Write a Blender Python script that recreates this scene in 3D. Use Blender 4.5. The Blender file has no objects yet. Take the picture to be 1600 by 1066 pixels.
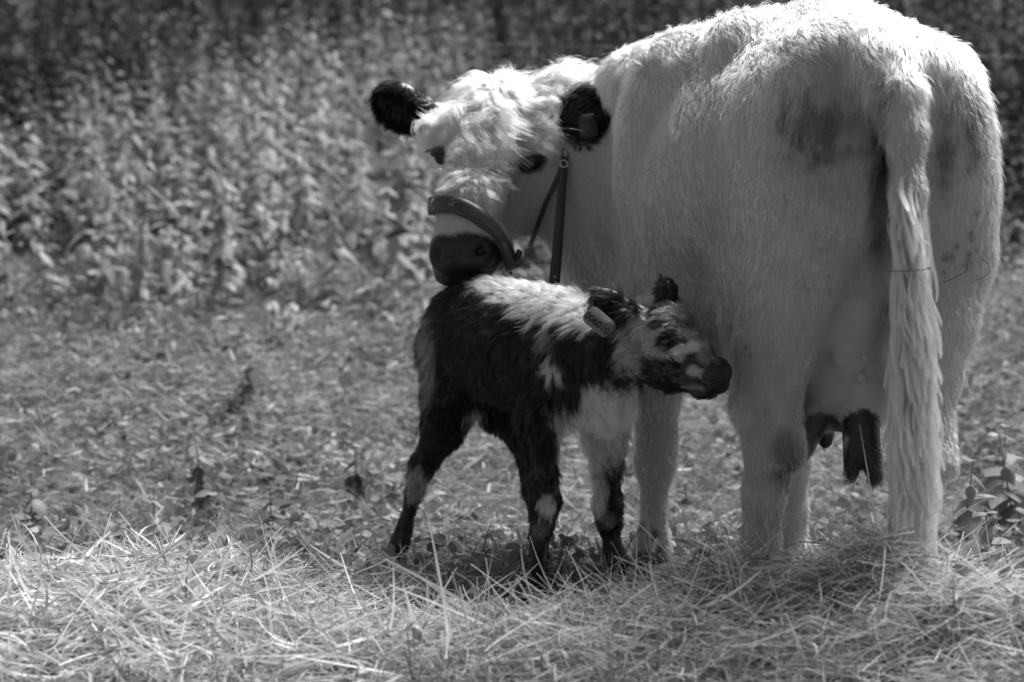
import bpy, math, numpy as np
from mathutils import Vector
from mathutils.bvhtree import BVHTree

# ------------------------------------------------------------------ camera, world, sun, exposure
SC = bpy.context.scene
COL = SC.collection
CAMZ, F, PITCH = 0.9, 3080.0, math.radians(3.03)
cam_d = bpy.data.cameras.new('camera'); cam = bpy.data.objects.new('camera', cam_d); COL.objects.link(cam)
cam.location = (0, 0, CAMZ); cam.rotation_euler = (math.pi/2-PITCH, 0, 0)
cam_d.sensor_width = 36; cam_d.lens = F/1600*36
cam_d.clip_start = 0.1; cam_d.clip_end = 500
cam_d.dof.use_dof = True; cam_d.dof.focus_distance = 4.75; cam_d.dof.aperture_fstop = 2.4
SC.camera = cam

SUN_EL, SUN_AZ = math.radians(56), math.radians(36)      # azimuth from +Y (behind the animals) towards +X
w = bpy.data.worlds.new('World'); SC.world = w; w.use_nodes = True
nt = w.node_tree; nt.nodes.clear()
sky = nt.nodes.new('ShaderNodeTexSky'); sky.sky_type = 'NISHITA'; sky.sun_disc = False
sky.sun_elevation = SUN_EL; sky.sun_rotation = SUN_AZ
bw = nt.nodes.new('ShaderNodeRGBToBW'); bg = nt.nodes.new('ShaderNodeBackground'); wo = nt.nodes.new('ShaderNodeOutputWorld')
bg.inputs['Strength'].default_value = 0.052
nt.links.new(sky.outputs[0], bw.inputs[0]); nt.links.new(bw.outputs[0], bg.inputs[0]); nt.links.new(bg.outputs[0], wo.inputs[0])
sd = bpy.data.lights.new('sun', 'SUN'); sd.energy = 4.2; sd.angle = math.radians(38); sd.color = (1, 1, 1)
so = bpy.data.objects.new('sun', sd); COL.objects.link(so)
sdir = Vector((math.sin(SUN_AZ)*math.cos(SUN_EL), math.cos(SUN_AZ)*math.cos(SUN_EL), math.sin(SUN_EL)))
so.rotation_euler = sdir.to_track_quat('Z', 'Y').to_euler(); so.location = (2, 6, 6)
SC.view_settings.view_transform = 'Standard'; SC.view_settings.look = 'None'
SC.view_settings.gamma = 1; SC.view_settings.use_curve_mapping = False
SC.view_settings.exposure = 1.15
SC.cycles.use_denoising = True
SC.cycles.max_bounces = 10; SC.cycles.transparent_max_bounces = 4

RNG = np.random.default_rng(7)
CT, ST = math.cos(PITCH), math.sin(PITCH)
def P(px, py, Y):
    u = (px-800)/F; v = (533-py)/F
    t = Y/(CT+v*ST)
    return np.array([u*t, Y, CAMZ+t*(-ST+v*CT)])
def ray(px, py):
    d = P(px, py, 1.0)-np.array([0, 0, CAMZ]); return d/np.linalg.norm(d)
def pxm(Y): return F/Y

# ------------------------------------------------------------------ small helpers
def tag(o, label=None, cat=None, group=None, kind=None):
    if label: o['label'] = label
    if cat: o['category'] = cat
    if group: o['group'] = group
    if kind: o['kind'] = kind
    return o
def empty(name, loc, label, cat, group=None):
    o = bpy.data.objects.new(name, None); COL.objects.link(o); o.location = loc
    o.empty_display_size = .1
    return tag(o, label, cat, group)
def link(o, parent=None):
    COL.objects.link(o)
    if parent is not None:
        o.parent = parent; o.matrix_parent_inverse = parent.matrix_world.inverted() if False else o.matrix_parent_inverse
        o.location = -np.array(parent.location) if parent.parent is None else (0, 0, 0)
    return o
def unit(v): return v/np.maximum(np.linalg.norm(v, axis=-1, keepdims=True), 1e-9)

def mesh_np(name, V, Q, mat, parent=None, attrs=None, smooth=True):
    V = np.ascontiguousarray(V, np.float32); Q = np.ascontiguousarray(Q, np.int32)
    k = Q.shape[1]
    me = bpy.data.meshes.new(name)
    me.vertices.add(len(V)); me.vertices.foreach_set('co', V.ravel())
    me.loops.add(Q.size); me.loops.foreach_set('vertex_index', Q.ravel())
    me.polygons.add(len(Q)); me.polygons.foreach_set('loop_start', np.arange(0, Q.size, k, dtype=np.int32))
    me.polygons.foreach_set('loop_total', np.full(len(Q), k, np.int32))
    me.update(calc_edges=True)
    if smooth: me.polygons.foreach_set('use_smooth', np.ones(len(Q), bool))
    for a, d in (attrs or {}).items():
        at = me.attributes.new(a, 'FLOAT', 'POINT'); at.data.foreach_set('value', np.ascontiguousarray(d, np.float32))
    me.materials.append(mat)
    o = bpy.data.objects.new(name, me)
    return link(o, parent)

def curves_np(name, pts, rad, tone, mat, parent=None):
    """pts (n,m,3), rad (n,m) or (m,), tone (n,)"""
    n, m, _ = pts.shape
    h = bpy.data.hair_curves.new(name); h.add_curves([m]*n)
    h.position_data.foreach_set('vector', np.ascontiguousarray(pts, np.float32).ravel())
    r = h.attributes.new('radius', 'FLOAT', 'POINT')
    r.data.foreach_set('value', np.ascontiguousarray(np.broadcast_to(rad, (n, m)), np.float32).ravel())
    t = h.attributes.new('tone', 'FLOAT', 'CURVE'); t.data.foreach_set('value', np.ascontiguousarray(tone, np.float32))
    h.materials.append(mat)
    o = bpy.data.objects.new(name, h)
    return link(o, parent)

_nd = RNG.normal(size=(3, 24, 3)); _nd = unit(_nd); _ph = RNG.uniform(0, 6.28, (3, 24))
def noise(p, scale, ch=0):
    """smooth pseudo noise about -1..1 ; scale = feature size in m"""
    s = 0
    for i in range(24):
        s = s+np.sin(p@(_nd[ch, i])*(2.2+i*.22)/scale+_ph[ch, i])
    return s/6.0

# ------------------------------------------------------------------ materials (all grey: the photograph is monochrome)
def new_mat(name):
    m = bpy.data.materials.new(name); m.use_nodes = True; m.node_tree.nodes.clear(); return m, m.node_tree
def attr_node(t, n='tone'):
    a = t.nodes.new('ShaderNodeAttribute'); a.attribute_name = n; return a
def hair_mat(name, rough=.4, rad=.7, ior=1.45):
    m, t = new_mat(name); o = t.nodes.new('ShaderNodeOutputMaterial')
    h = t.nodes.new('ShaderNodeBsdfHairPrincipled'); h.model = 'CHIANG'; h.parametrization = 'COLOR'
    h.inputs['Roughness'].default_value = rough; h.inputs['Radial Roughness'].default_value = rad
    h.inputs['Random Roughness'].default_value = .2; h.inputs['IOR'].default_value = ior
    t.links.new(attr_node(t).outputs['Fac'], h.inputs['Color']); t.links.new(h.outputs[0], o.inputs[0]); return m
def skin_mat(name, rough=.8, bump=.3, scale=90):
    m, t = new_mat(name); o = t.nodes.new('ShaderNodeOutputMaterial'); b = t.nodes.new('ShaderNodeBsdfPrincipled')
    b.inputs['Roughness'].default_value = rough; b.inputs['Specular IOR Level'].default_value = .35
    nz = t.nodes.new('ShaderNodeTexNoise'); nz.inputs['Scale'].default_value = scale; nz.inputs['Detail'].default_value = 5
    tc = t.nodes.new('ShaderNodeTexCoord'); t.links.new(tc.outputs['Object'], nz.inputs['Vector'])
    bp = t.nodes.new('ShaderNodeBump'); bp.inputs['Strength'].default_value = bump; bp.inputs['Distance'].default_value = .01
    t.links.new(nz.outputs['Fac'], bp.inputs['Height']); t.links.new(bp.outputs[0], b.inputs['Normal'])
    an = attr_node(t); t.links.new(an.outputs['Fac'], b.inputs['Base Color']); t.links.new(b.outputs[0], o.inputs[0])
    mr = t.nodes.new('ShaderNodeMapRange'); mr.inputs['From Min'].default_value = .02; mr.inputs['From Max'].default_value = .12
    mr.inputs['To Min'].default_value = .34; mr.inputs['To Max'].default_value = .9
    t.links.new(an.outputs['Fac'], mr.inputs['Value']); t.links.new(mr.outputs[0], b.inputs['Roughness']); return m
def plant_mat(name, trans=.45, gloss=.12):
    m, t = new_mat(name); o = t.nodes.new('ShaderNodeOutputMaterial')
    a = attr_node(t)
    nz = t.nodes.new('ShaderNodeTexNoise'); nz.inputs['Scale'].default_value = 60; nz.inputs['Detail'].default_value = 3
    tc = t.nodes.new('ShaderNodeTexCoord'); t.links.new(tc.outputs['Object'], nz.inputs['Vector'])
    mp = t.nodes.new('ShaderNodeMapRange'); mp.inputs['To Min'].default_value = .7; mp.inputs['To Max'].default_value = 1.3
    t.links.new(nz.outputs['Fac'], mp.inputs['Value'])
    mu = t.nodes.new('ShaderNodeMath'); mu.operation = 'MULTIPLY'
    t.links.new(a.outputs['Fac'], mu.inputs[0]); t.links.new(mp.outputs[0], mu.inputs[1])
    d = t.nodes.new('ShaderNodeBsdfDiffuse'); tr = t.nodes.new('ShaderNodeBsdfTranslucent'); g = t.nodes.new('ShaderNodeBsdfGlossy')
    g.inputs['Roughness'].default_value = .45; g.inputs['Color'].default_value = (.5, .5, .5, 1)
    for x in (d, tr): t.links.new(mu.outputs[0], x.inputs['Color'])
    m1 = t.nodes.new('ShaderNodeMixShader'); m1.inputs[0].default_value = trans
    t.links.new(d.outputs[0], m1.inputs[1]); t.links.new(tr.outputs[0], m1.inputs[2])
    m2 = t.nodes.new('ShaderNodeMixShader'); m2.inputs[0].default_value = gloss
    t.links.new(m1.outputs[0], m2.inputs[1]); t.links.new(g.outputs[0], m2.inputs[2]); t.links.new(m2.outputs[0], o.inputs[0]); return m
def plain(name, c, rough=.6, metal=0, coat=0, bump=0, scale=200):
    m, t = new_mat(name); o = t.nodes.new('ShaderNodeOutputMaterial'); b = t.nodes.new('ShaderNodeBsdfPrincipled')
    b.inputs['Roughness'].default_value = rough; b.inputs['Metallic'].default_value = metal; b.inputs['Coat Weight'].default_value = coat
    nz = t.nodes.new('ShaderNodeTexNoise'); nz.inputs['Scale'].default_value = scale; nz.inputs['Detail'].default_value = 4
    tc = t.nodes.new('ShaderNodeTexCoord'); t.links.new(tc.outputs['Object'], nz.inputs['Vector'])
    mp = t.nodes.new('ShaderNodeMapRange'); mp.inputs['To Min'].default_value = c*.75; mp.inputs['To Max'].default_value = c*1.25
    t.links.new(nz.outputs['Fac'], mp.inputs['Value']); t.links.new(mp.outputs[0], b.inputs['Base Color'])
    if bump:
        bp = t.nodes.new('ShaderNodeBump'); bp.inputs['Strength'].default_value = bump; bp.inputs['Distance'].default_value = .003
        t.links.new(nz.outputs['Fac'], bp.inputs['Height']); t.links.new(bp.outputs[0], b.inputs['Normal'])
    t.links.new(b.outputs[0], o.inputs[0]); return m
M_FUR = hair_mat('cow_fur'); M_FURK = hair_mat('calf_fur', .5, .8, 1.28); M_FURB = hair_mat('black_ear_fur', .6, .9, 1.12); M_SKIN = skin_mat('hide')
M_MUZ = None
M_PLANT = plant_mat('leaf', .45, .05); M_GRASS = plant_mat('grass_blade', .4, .05); M_HAY = plant_mat('hay_straw', .3, .05)
M_STRAP = plain('leather', .03, .45, bump=.3); M_STRAP2 = plain('strap_face', .09, .5, bump=.3)
M_METAL = plain('steel', .6, .3, 1); M_EYE = plain('eye_black', .003, .3, coat=0); M_TAG = plain('tag_plastic', .15, .7)
M_TAGD = plain('tag_plastic_dark', .022, .5); M_INK = plain('ink', .01, .6); M_WIRE = plain('wire', .14, .35, .8)
M_HOOF = plain('hoof_horn', .02, .5, bump=.4)

def soil_mat():
    m, t = new_mat('soil'); o = t.nodes.new('ShaderNodeOutputMaterial'); b = t.nodes.new('ShaderNodeBsdfPrincipled')
    b.inputs['Roughness'].default_value = .95
    tc = t.nodes.new('ShaderNodeTexCoord'); nz = t.nodes.new('ShaderNodeTexNoise'); nz.inputs['Scale'].default_value = 18; nz.inputs['Detail'].default_value = 8
    t.links.new(tc.outputs['Object'], nz.inputs['Vector'])
    r = t.nodes.new('ShaderNodeValToRGB'); r.color_ramp.elements[0].position = .35; r.color_ramp.elements[1].position = .7
    r.color_ramp.elements[0].color = (.02, .02, .02, 1); r.color_ramp.elements[1].color = (.11, .11, .11, 1)
    t.links.new(nz.outputs['Fac'], r.inputs[0]); t.links.new(r.outputs[0], b.inputs['Base Color'])
    bp = t.nodes.new('ShaderNodeBump'); bp.inputs['Strength'].default_value = .8; bp.inputs['Distance'].default_value = .03
    t.links.new(nz.outputs['Fac'], bp.inputs['Height']); t.links.new(bp.outputs[0], b.inputs['Normal'])
    t.links.new(b.outputs[0], o.inputs[0]); return m
M_SOIL = soil_mat()

# ------------------------------------------------------------------ ground
def gz(x, y):
    p = np.stack([x, y, np.zeros_like(x)], -1)
    z = .018*noise(p, .5)+.05*noise(p, 2.2, 1)*np.clip((y-6)/2, 0, 1)
    s = np.clip(y-5.9, 0, None)
    z = z+.235*s*s/(s+.7)+.012*np.clip(y-11, 0, None)**1.5
    hl = (1+.35*noise(p, .16, 2))
    z = z+.150*hl*np.exp(-(((x-.74)/.48)**2+((y-4.13)/.26)**2))
    z = z+.07*hl*np.exp(-(((x+.95)/.55)**2+((y-4.55)/.45)**2))
    z = z+.03*hl*np.exp(-(((x-.2)/.35)**2+((y-4.10)/.18)**2))
    return z
gx = np.linspace(-1, 1, 260); gy = np.concatenate([np.linspace(.5, 10, 380), np.linspace(10.1, 16, 90), np.linspace(16.3, 45, 70)])
GX = np.sign(gx)*np.abs(gx)**1.6
X, Yg = np.meshgrid(GX, gy, indexing='ij'); X = X*(4+Yg*.7)
Zg = gz(X, Yg)
V = np.stack([X, Yg, Zg], -1).reshape(-1, 3); nyy = len(gy)
ii = np.arange(len(gx)-1)[:, None]*nyy+np.arange(nyy-1)[None]
Q = np.stack([ii, ii+nyy, ii+nyy+1, ii+1], -1).reshape(-1, 4)
gr = mesh_np('ground', V, Q, M_SOIL); tag(gr, kind='structure')

# ------------------------------------------------------------------ SDF sculpting + surface nets
class Sdf:
    def __init__(s, lo, hi, h):
        s.lo = np.array(lo, float); s.h = h
        s.n = np.ceil((np.array(hi)-s.lo)/h).astype(int)+1
        s.F = np.full(s.n, 1.0, np.float32)
    def _box(s, lo, hi):
        a = np.clip(np.floor((lo-s.lo)/s.h).astype(int), 0, s.n-1); b = np.clip(np.ceil((hi-s.lo)/s.h).astype(int)+1, 1, s.n)
        sl = tuple(slice(a[i], b[i]) for i in range(3))
        g = np.meshgrid(*[(s.lo[i]+s.h*np.arange(a[i], b[i])).astype(np.float32) for i in range(3)], indexing='ij')
        return sl, np.stack(g, -1)
    def _comb(s, sl, d, k, sub):
        A = s.F[sl]
        if sub:
            d = -d; hh = np.clip(.5-.5*(d-A)/k, 0, 1); s.F[sl] = A*(1-0)+0 if False else (d*(1-0) if False else (A*hh+d*(1-hh)+k*hh*(1-hh)))
        else:
            hh = np.clip(.5+.5*(A-d)/k, 0, 1); s.F[sl] = A*(1-hh)+d*hh-k*hh*(1-hh)
    def ell(s, c, r, R=None, k=.03, sub=False):
        c = np.array(c, float); r = np.array(r if np.ndim(r) else [r]*3, float); m = r.max()+k*1.5+s.h*3
        sl, g = s._box(c-m, c+m); q = g-c.astype(np.float32)
        if R is not None: q = q@np.array(R, np.float32).T
        k0 = np.linalg.norm(q/r.astype(np.float32), axis=-1); k1 = np.linalg.norm(q/(r*r).astype(np.float32), axis=-1)
        s._comb(sl, k0*(k0-1)/np.maximum(k1, 1e-6), k, sub)
    def cap(s, a, b, ra, rb, k=.03, sub=False):
        a = np.array(a, float); b = np.array(b, float); m = max(ra, rb)+k*1.5+s.h*3
        sl, g = s._box(np.minimum(a, b)-m, np.maximum(a, b)+m); ba = b-a
        t = np.clip(((g-a)@ba)/(ba@ba), 0, 1)
        d = np.linalg.norm(g-a-t[..., None]*ba, axis=-1)-(ra+(rb-ra)*t)
        s._comb(sl, d.astype(np.float32), k, sub)
    def chain(s, pts, k=.03):
        for (a, ra), (b, rb) in zip(pts[:-1], pts[1:]): s.cap(a, b, ra, rb, k)
    def sweep(s, st, k=.05, n=5, ax=None):
        """stations (centre, rw, rl, rh): ellipsoids blended between stations"""
        for (a, ra), (b, rb) in zip(st[:-1], st[1:]):
            for t in np.linspace(0, 1, n, endpoint=False):
                s.ell(np.array(a)*(1-t)+np.array(b)*t, np.array(ra)*(1-t)+np.array(rb)*t, ax, k)
        s.ell(st[-1][0], st[-1][1], ax, k)
    def mesh(s):
        Fv = s.F; n = s.n; In = Fv < 0
        acc = np.zeros(tuple(n-1)+(3,), np.float32); cnt = np.zeros(tuple(n-1), np.float32)
        quads = []
        for ax in range(3):
            a = [slice(None)]*3; b = [slice(None)]*3; a[ax] = slice(0, -1); b[ax] = slice(1, None)
            A = Fv[tuple(a)]; B = Fv[tuple(b)]; cr = (A < 0) != (B < 0)
            idx = np.argwhere(cr); fa = A[cr]; fb = B[cr]; t = fa/(fa-fb)
            pos = idx.astype(np.float32); pos[:, ax] += t
            o1, o2 = [(1, 2), (2, 0), (0, 1)][ax]
            ok = (idx[:, o1] > 0) & (idx[:, o2] > 0) & (idx[:, o1] < n[o1]-1) & (idx[:, o2] < n[o2]-1)
            idx, pos, fa = idx[ok], pos[ok], fa[ok]
            cs = []
            for d1, d2 in ((1, 1), (0, 1), (0, 0), (1, 0)):
                c = idx.copy(); c[:, o1] -= d1; c[:, o2] -= d2
                np.add.at(acc, tuple(c.T), pos); np.add.at(cnt, tuple(c.T), 1); cs.append(c)
            q = np.stack([np.ravel_multi_index(tuple(c.T), tuple(n-1)) for c in cs], 1)
            fl = fa >= 0; q[fl] = q[fl][:, ::-1]
            quads.append(q)
        Q = np.concatenate(quads); used, inv = np.unique(Q.ravel(), return_inverse=True)
        V = acc.reshape(-1, 3)[used]/cnt.reshape(-1)[used][:, None]
        V = s.lo+V*s.h; Q = inv.reshape(Q.shape)
        # light laplacian smoothing
        for lam in (.5, -.35, .4):
            S = np.zeros_like(V); C = np.zeros(len(V))
            for i in range(4):
                j = (i+1) % 4
                np.add.at(S, Q[:, i], V[Q[:, j]]); np.add.at(C, Q[:, i], 1)
                np.add.at(S, Q[:, j], V[Q[:, i]]); np.add.at(C, Q[:, j], 1)
            V = V+lam*(S/C[:, None]-V)
        return V, Q
def vnormals(V, Q):
    fn = np.cross(V[Q[:, 2]]-V[Q[:, 0]], V[Q[:, 3]]-V[Q[:, 1]]); N = np.zeros_like(V)
    for i in range(4): np.add.at(N, Q[:, i], fn)
    return unit(N)
def rotm(x, y, z):
    """rows = local axes in world"""
    return np.stack([unit(np.array(v, float)) for v in (x, y, z)])
def frame(d, up=(0, 0, 1)):
    d = unit(np.array(d, float)); s_ = unit(np.cross(d, np.array(up, float))); u = np.cross(s_, d); return np.stack([s_, d, u])
def bvh_of(V, Q): return BVHTree.FromPolygons([tuple(v) for v in V], [tuple(int(i) for i in q) for q in Q])
def hit(bvh, px, py):
    loc, nrm, _, _ = bvh.ray_cast(Vector((0, 0, CAMZ)), Vector(ray(px, py)))
    return (None, None) if loc is None else (np.array(loc), np.array(nrm))

class Tone:
    """coat markings, dirt and painted light and shade as soft 3-D patches with ragged edges"""
    def __init__(s, base): s.base = base; s.b = []
    def add(s, c, r, v, ed=.35, k=1.0, nz=.25): s.b.append((np.array(c, float), np.array(r if np.ndim(r) else [r]*3, float), v, ed, k, nz))
    def __call__(s, p):
        t = np.full(len(p), s.base, float)*(1+.06*noise(p, .12, 1))
        na = noise(p, .05, 0); nb = noise(p, .02, 2)
        for c, r, v, ed, k, nz in s.b:
            q = np.linalg.norm((p-c)/r, axis=1)+nz*(na*.7+nb*.45)
            m = np.clip((1+ed/2-q)/ed, 0, 1)*k; t = t*(1-m)+v*m
        return np.clip(t, .004, .95)

# ================================================================== COW
ax_c = rotm((1, .13, 0), (-.13, 1, 0), (0, 0, 1))
S = Sdf((-.50, 3.95, -.02), (1.30, 6.05, 1.60), .0092)
def C(px, py, Y): return P(px, py, Y)
torso = [((.80, 4.50, 1.15), (.20, .20, .20)), ((.79, 4.72, 1.14), (.30, .22, .285)), ((.755, 4.92, 1.06), (.355, .24, .365)),
         ((.71, 5.15, .99), (.40, .26, .435)), ((.66, 5.35, .985), (.37, .26, .44)), ((.60, 5.55, 1.0), (.29, .24, .43)), ((.54, 5.68, 1.02), (.21, .20, .36))]
S.sweep(torso, k=.06, n=4, ax=ax_c)
# spine, hooks, tail head
S.chain([(np.array((.60, 5.55, 1.36)), .09), (np.array((.70, 5.15, 1.355)), .09), (np.array((.77, 4.8, 1.36)), .09), (C(1345, 90, 4.42), .07)], k=.10)
S.ell(C(1165, 72, 4.85), (.10, .12, .085), ax_c, k=.06); S.ell(C(1345, 66, 4.5), (.05, .09, .045), ax_c, k=.05)
S.ell(C(1448, 125, 4.78), (.11, .14, .08), ax_c, k=.10)
S.ell(C(1085, 118, 5.12), (.15, .22, .10), ax_c, k=.10); S.ell(C(1010, 130, 5.35), (.13, .18, .10), ax_c, k=.09)
S.ell(C(1290, 100, 4.5), (.10, .12, .07), ax_c, k=.09); S.ell(C(1435, 115, 4.48), (.09, .12, .07), ax_c, k=.09)
S.ell(C(1305, 135, 4.33), (.045, .06, .07), ax_c, k=.07, sub=True)
# thighs
S.ell(C(1240, 330, 4.62), (.135, .22, .30), ax_c, k=.09); S.ell(C(1466, 320, 4.58), (.122, .20, .30), ax_c, k=.09)
S.ell(C(1300, 265, 4.46), (.095, .12, .20), ax_c, k=.08); S.ell(C(1478, 250, 4.44), (.09, .12, .20), ax_c, k=.08)
S.ell(C(1185, 480, 4.72), (.085, .16, .20), ax_c, k=.09)     # flank to stifle
S.chain([(C(1240, 430, 4.58), .125), (C(1212, 540, 4.56), .092), (C(1193, 630, 4.56), .073), (C(1207, 705, 4.50), .060), (C(1194, 770, 4.5), .046), (C(1188, 850, 4.5), .041), (C(1186, 940, 4.5), .046), (C(1182, 985, 4.48), .052)], k=.03)
S.cap(C(1215, 600, 4.52), C(1235, 715, 4.44), .045, .032, k=.04)
S.chain([(C(1472, 400, 4.5), .118), (C(1462, 500, 4.46), .090), (C(1450, 590, 4.46), .070), (C(1438, 665, 4.42), .053), (C(1440, 730, 4.38), .054), (C(1428, 800, 4.36), .050), (C(1417, 880, 4.34), .046), (C(1405, 960, 4.32), .046), (C(1400, 1005, 4.3), .052)], k=.03)
S.cap(C(1478, 640, 4.44), C(1484, 735, 4.34), .020, .021, k=.022)
# fore legs, brisket, shoulders
S.ell((.34, 5.52, 1.0), (.13, .17, .30), ax_c, k=.10); S.ell((.80, 5.56, 1.0), (.13, .17, .28), ax_c, k=.10)
S.ell((.30, 5.62, .85), (.16, .16, .22), None, k=.12); S.ell((.44, 5.68, .78), (.17, .15, .2), None, k=.1)
S.chain([(C(1005, 520, 5.5), .12), (C(1022, 610, 5.45), .072), (C(1027, 690, 5.44), .052), (C(1024, 725, 5.43), .052), (C(1022, 790, 5.43), .031), (C(1020, 840, 5.43), .040), (C(1019, 868, 5.42), .047), (C(1018, 886, 5.40), .050)], k=.035)
S.chain([(C(1235, 520, 5.5), .11), (C(1238, 620, 5.48), .07), (C(1238, 720, 5.46), .048), (C(1240, 800, 5.46), .034), (C(1238, 850, 5.46), .042), (C(1238, 872, 5.44), .05)], k=.035)
S.ell((.55, 5.25, .70), (.24, .40, .17), ax_c, k=.1)
# hollow in front of the hip and crease lines that give the hindquarters their form
S.ell(C(1135, 250, 4.85), (.10, .14, .18), ax_c, k=.12)
S.chain([(C(1150, 70, 4.95), .05), (C(1060, 110, 5.08), .06), (C(1015, 190, 5.12), .06), (C(995, 280, 5.12), .05)], k=.08)
S.ell(C(1392, 330, 4.32), (.020, .09, .22), ax_c, k=.05, sub=True)
# udder and teats
S.ell(C(1325, 520, 4.72), (.12, .14, .20), None, k=.05); S.ell(C(1290, 605, 4.68), (.078, .12, .105), None, k=.04); S.ell(C(1345, 615, 4.62), (.072, .10, .105), None, k=.04)
S.cap(C(1365, 420, 4.56), C(1330, 540, 4.60), .05, .06, k=.05)
for a, b in (((1270, 660, 4.60), (1254, 712, 4.58)), ((1336, 665, 4.56), (1330, 740, 4.54)), ((1354, 670, 4.55), (1367, 748, 4.52)), ((1290, 650, 4.8), (1290, 690, 4.8))):
    S.cap(C(*a), C(*b), .038 if a[0] == 1270 else .031, .0185, k=.012)
for px, py, pz in ((1345, 590, 4.515), (1352, 560, 4.51), (1310, 560, 4.545)): S.ell(C(px, py, pz), .013, None, k=.02)
# neck
S.chain([(np.array((.50, 5.60, 1.16)), .22), (C(945, 225, 5.62), .185), (C(885, 225, 5.62), .165), (C(830, 215, 5.60), .14)], k=.08)
S.cap((.50, 5.6, 1.27), C(860, 178, 5.66), .10, .06, k=.07)
S.cap((.34, 5.6, .95), C(870, 300, 5.60), .15, .12, k=.08)
S.ell(C(915, 330, 5.58), (.10, .1, .16), None, k=.08)
# head
S.ell(C(775, 200, 5.56), (.116, .13, .118), None, k=.04); S.ell(C(778, 150, 5.57), (.062, .07, .055), None, k=.04)
S.ell(C(762, 245, 5.50), (.116, .105, .105), None, k=.04)
S.ell(C(800, 300, 5.58), (.105, .11, .135), None, k=.05)
S.ell(C(822, 262, 5.56), (.07, .08, .09), None, k=.05)
S.chain([(C(748, 265, 5.44), .098), (C(736, 315, 5.38), .088), (C(727, 355, 5.34), .080)], k=.03)
S.ell(C(727, 385, 5.32), (.096, .07, .062), None, k=.03)
S.ell(C(726, 412, 5.33), (.090, .065, .055), None, k=.02)
S.ell(C(765, 385, 5.39), (.065, .08, .07), None, k=.03)
S.ell(C(700, 398, 5.28), (.052, .035, .055), None, k=.02)   # upper lip / nose pad
S.ell(C(742, 396, 5.28), (.048, .04, .05), None, k=.02)
S.ell(C(712, 432, 5.33), (.058, .055, .030), None, k=.012)    # chin
for px, Yh in ((828, 5.455), (692, 5.475)):                      # brow and lid bulges
    S.ell(C(px, 238, Yh), (.040, .032, .020), None, k=.022)
# nostrils
S.ell(C(752, 392, 5.245), (.020, .03, .011), rotm((1, 0, .45), (0, 1, 0), (-.45, 0, 1)), k=.014, sub=True)
S.ell(C(683, 396, 5.245), (.009, .03, .016), None, k=.014, sub=True)
# ears
e1 = unit(C(580, 140, 5.52)-C(668, 185, 5.60)); n1 = unit(np.array((0.15, -1, .2))); n1 = unit(n1-e1*(n1@e1)); w1 = np.cross(e1, n1)
R1 = np.stack([e1, n1, w1])
S.cap(C(690, 190, 5.58), C(650, 175, 5.57), .04, .045, k=.03)
S.ell(C(628, 166, 5.55), (.092, .026, .066), R1, k=.02)
S.ell(C(622, 168, 5.515), (.062, .022, .036), R1, k=.012, sub=True)
S.cap(C(862, 195, 5.58), C(892, 185, 5.50), .04, .05, k=.03)
e2 = unit(np.array((.80, -.45, .25))); n2 = unit(np.array((-.35, -1, 0.1))); n2 = unit(n2-e2*(n2@e2)); R2 = np.stack([e2, n2, np.cross(e2, n2)])
S.ell(C(912, 178, 5.44), (.080, .026, .074), R2, k=.02)
S.ell(C(909, 182, 5.41), (.045, .02, .042), R2, k=.012, sub=True)
# tail
tail = [(C(1345, 92, 4.44), .072), (C(1378, 108, 4.36), .066), (C(1402, 150, 4.29), .054), (C(1414, 210, 4.255), .042), (C(1420, 300, 4.22), .031), (C(1424, 400, 4.21), .026), (C(1428, 470, 4.20), .022), (C(1428, 600, 4.20), .014)]
S.chain(tail, k=.035)
CV, CQ = S.mesh()
CN = vnormals(CV, CQ)
del S
cbvh = bvh_of(CV, CQ)

ct = Tone(.50)
ct.add(C(722, 410, 5.30), (.125, .2, .082), .014, .12, nz=.04)     # muzzle
ct.add(C(775, 415, 5.36), (.06, .2, .045), .02, .2, nz=.05)
ct.add(C(760, 392, 5.25), (.01, .05, .010), .004, .3, nz=0)
EYR, EYL = hit(cbvh, 828, 257)[0], hit(cbvh, 684, 245)[0]
_b = np.array([(680, 322), (697, 320), (715, 322), (742, 337), (765, 361), (782, 386), (795, 410)], float)
BAND = [hit(cbvh, np.interp(t_, range(7), _b[:, 0]), np.interp(t_, range(7), _b[:, 1]))[0] for t_ in np.linspace(0, 6, 30)]
BAND = np.array([b_ for b_ in BAND if b_ is not None])
ct.add(EYR, (.041, .06, .025), .015, .4, nz=.10)
ct.add(EYL, (.026, .06, .036), .015, .4, nz=.10)
ct.add(EYR+np.array([.022, 0, .012]), (.026, .06, .016), .03, .5, nz=.1)
ct.add(C(617, 165, 5.55), (.112, .14, .10), .006, .10, nz=.04)    # ears
ct.add(C(913, 178, 5.44), (.088, .13, .092), .006, .10, nz=.04)
ct.add(C(1280, 672, 4.6), (.052, .2, .042), .012, .15, nz=.12)   # teats
ct.add(C(1252, 705, 4.6), (.04, .12, .05), .012, .15, nz=.1)
ct.add(C(1346, 665, 4.55), (.045, .2, .038), .022, .1, nz=.08)
ct.add(C(1350, 720, 4.55), (.05, .2, .080), .022, .15, nz=.05)
ct.add(C(1285, 215, 4.4), (.10, .15, .11), .22, 1.5, .6, .4); ct.add(C(1272, 205, 4.4), (.060, .15, .072), .05, 1.1, .9, .5)     # soiled hair on the rump
ct.add(C(1318, 215, 4.4), (.06, .15, .06), .16, 1.2, .75, .4); ct.add(C(1340, 180, 4.4), (.04, .15, .05), .2, 1.2, .7, .4)
ct.add(C(1500, 200, 4.45), (.048, .2, .09), .06, .9, .9, .45); ct.add(C(1465, 250, 4.4), (.02, .18, .10), .12, 1.0, .8, .4)
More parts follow.
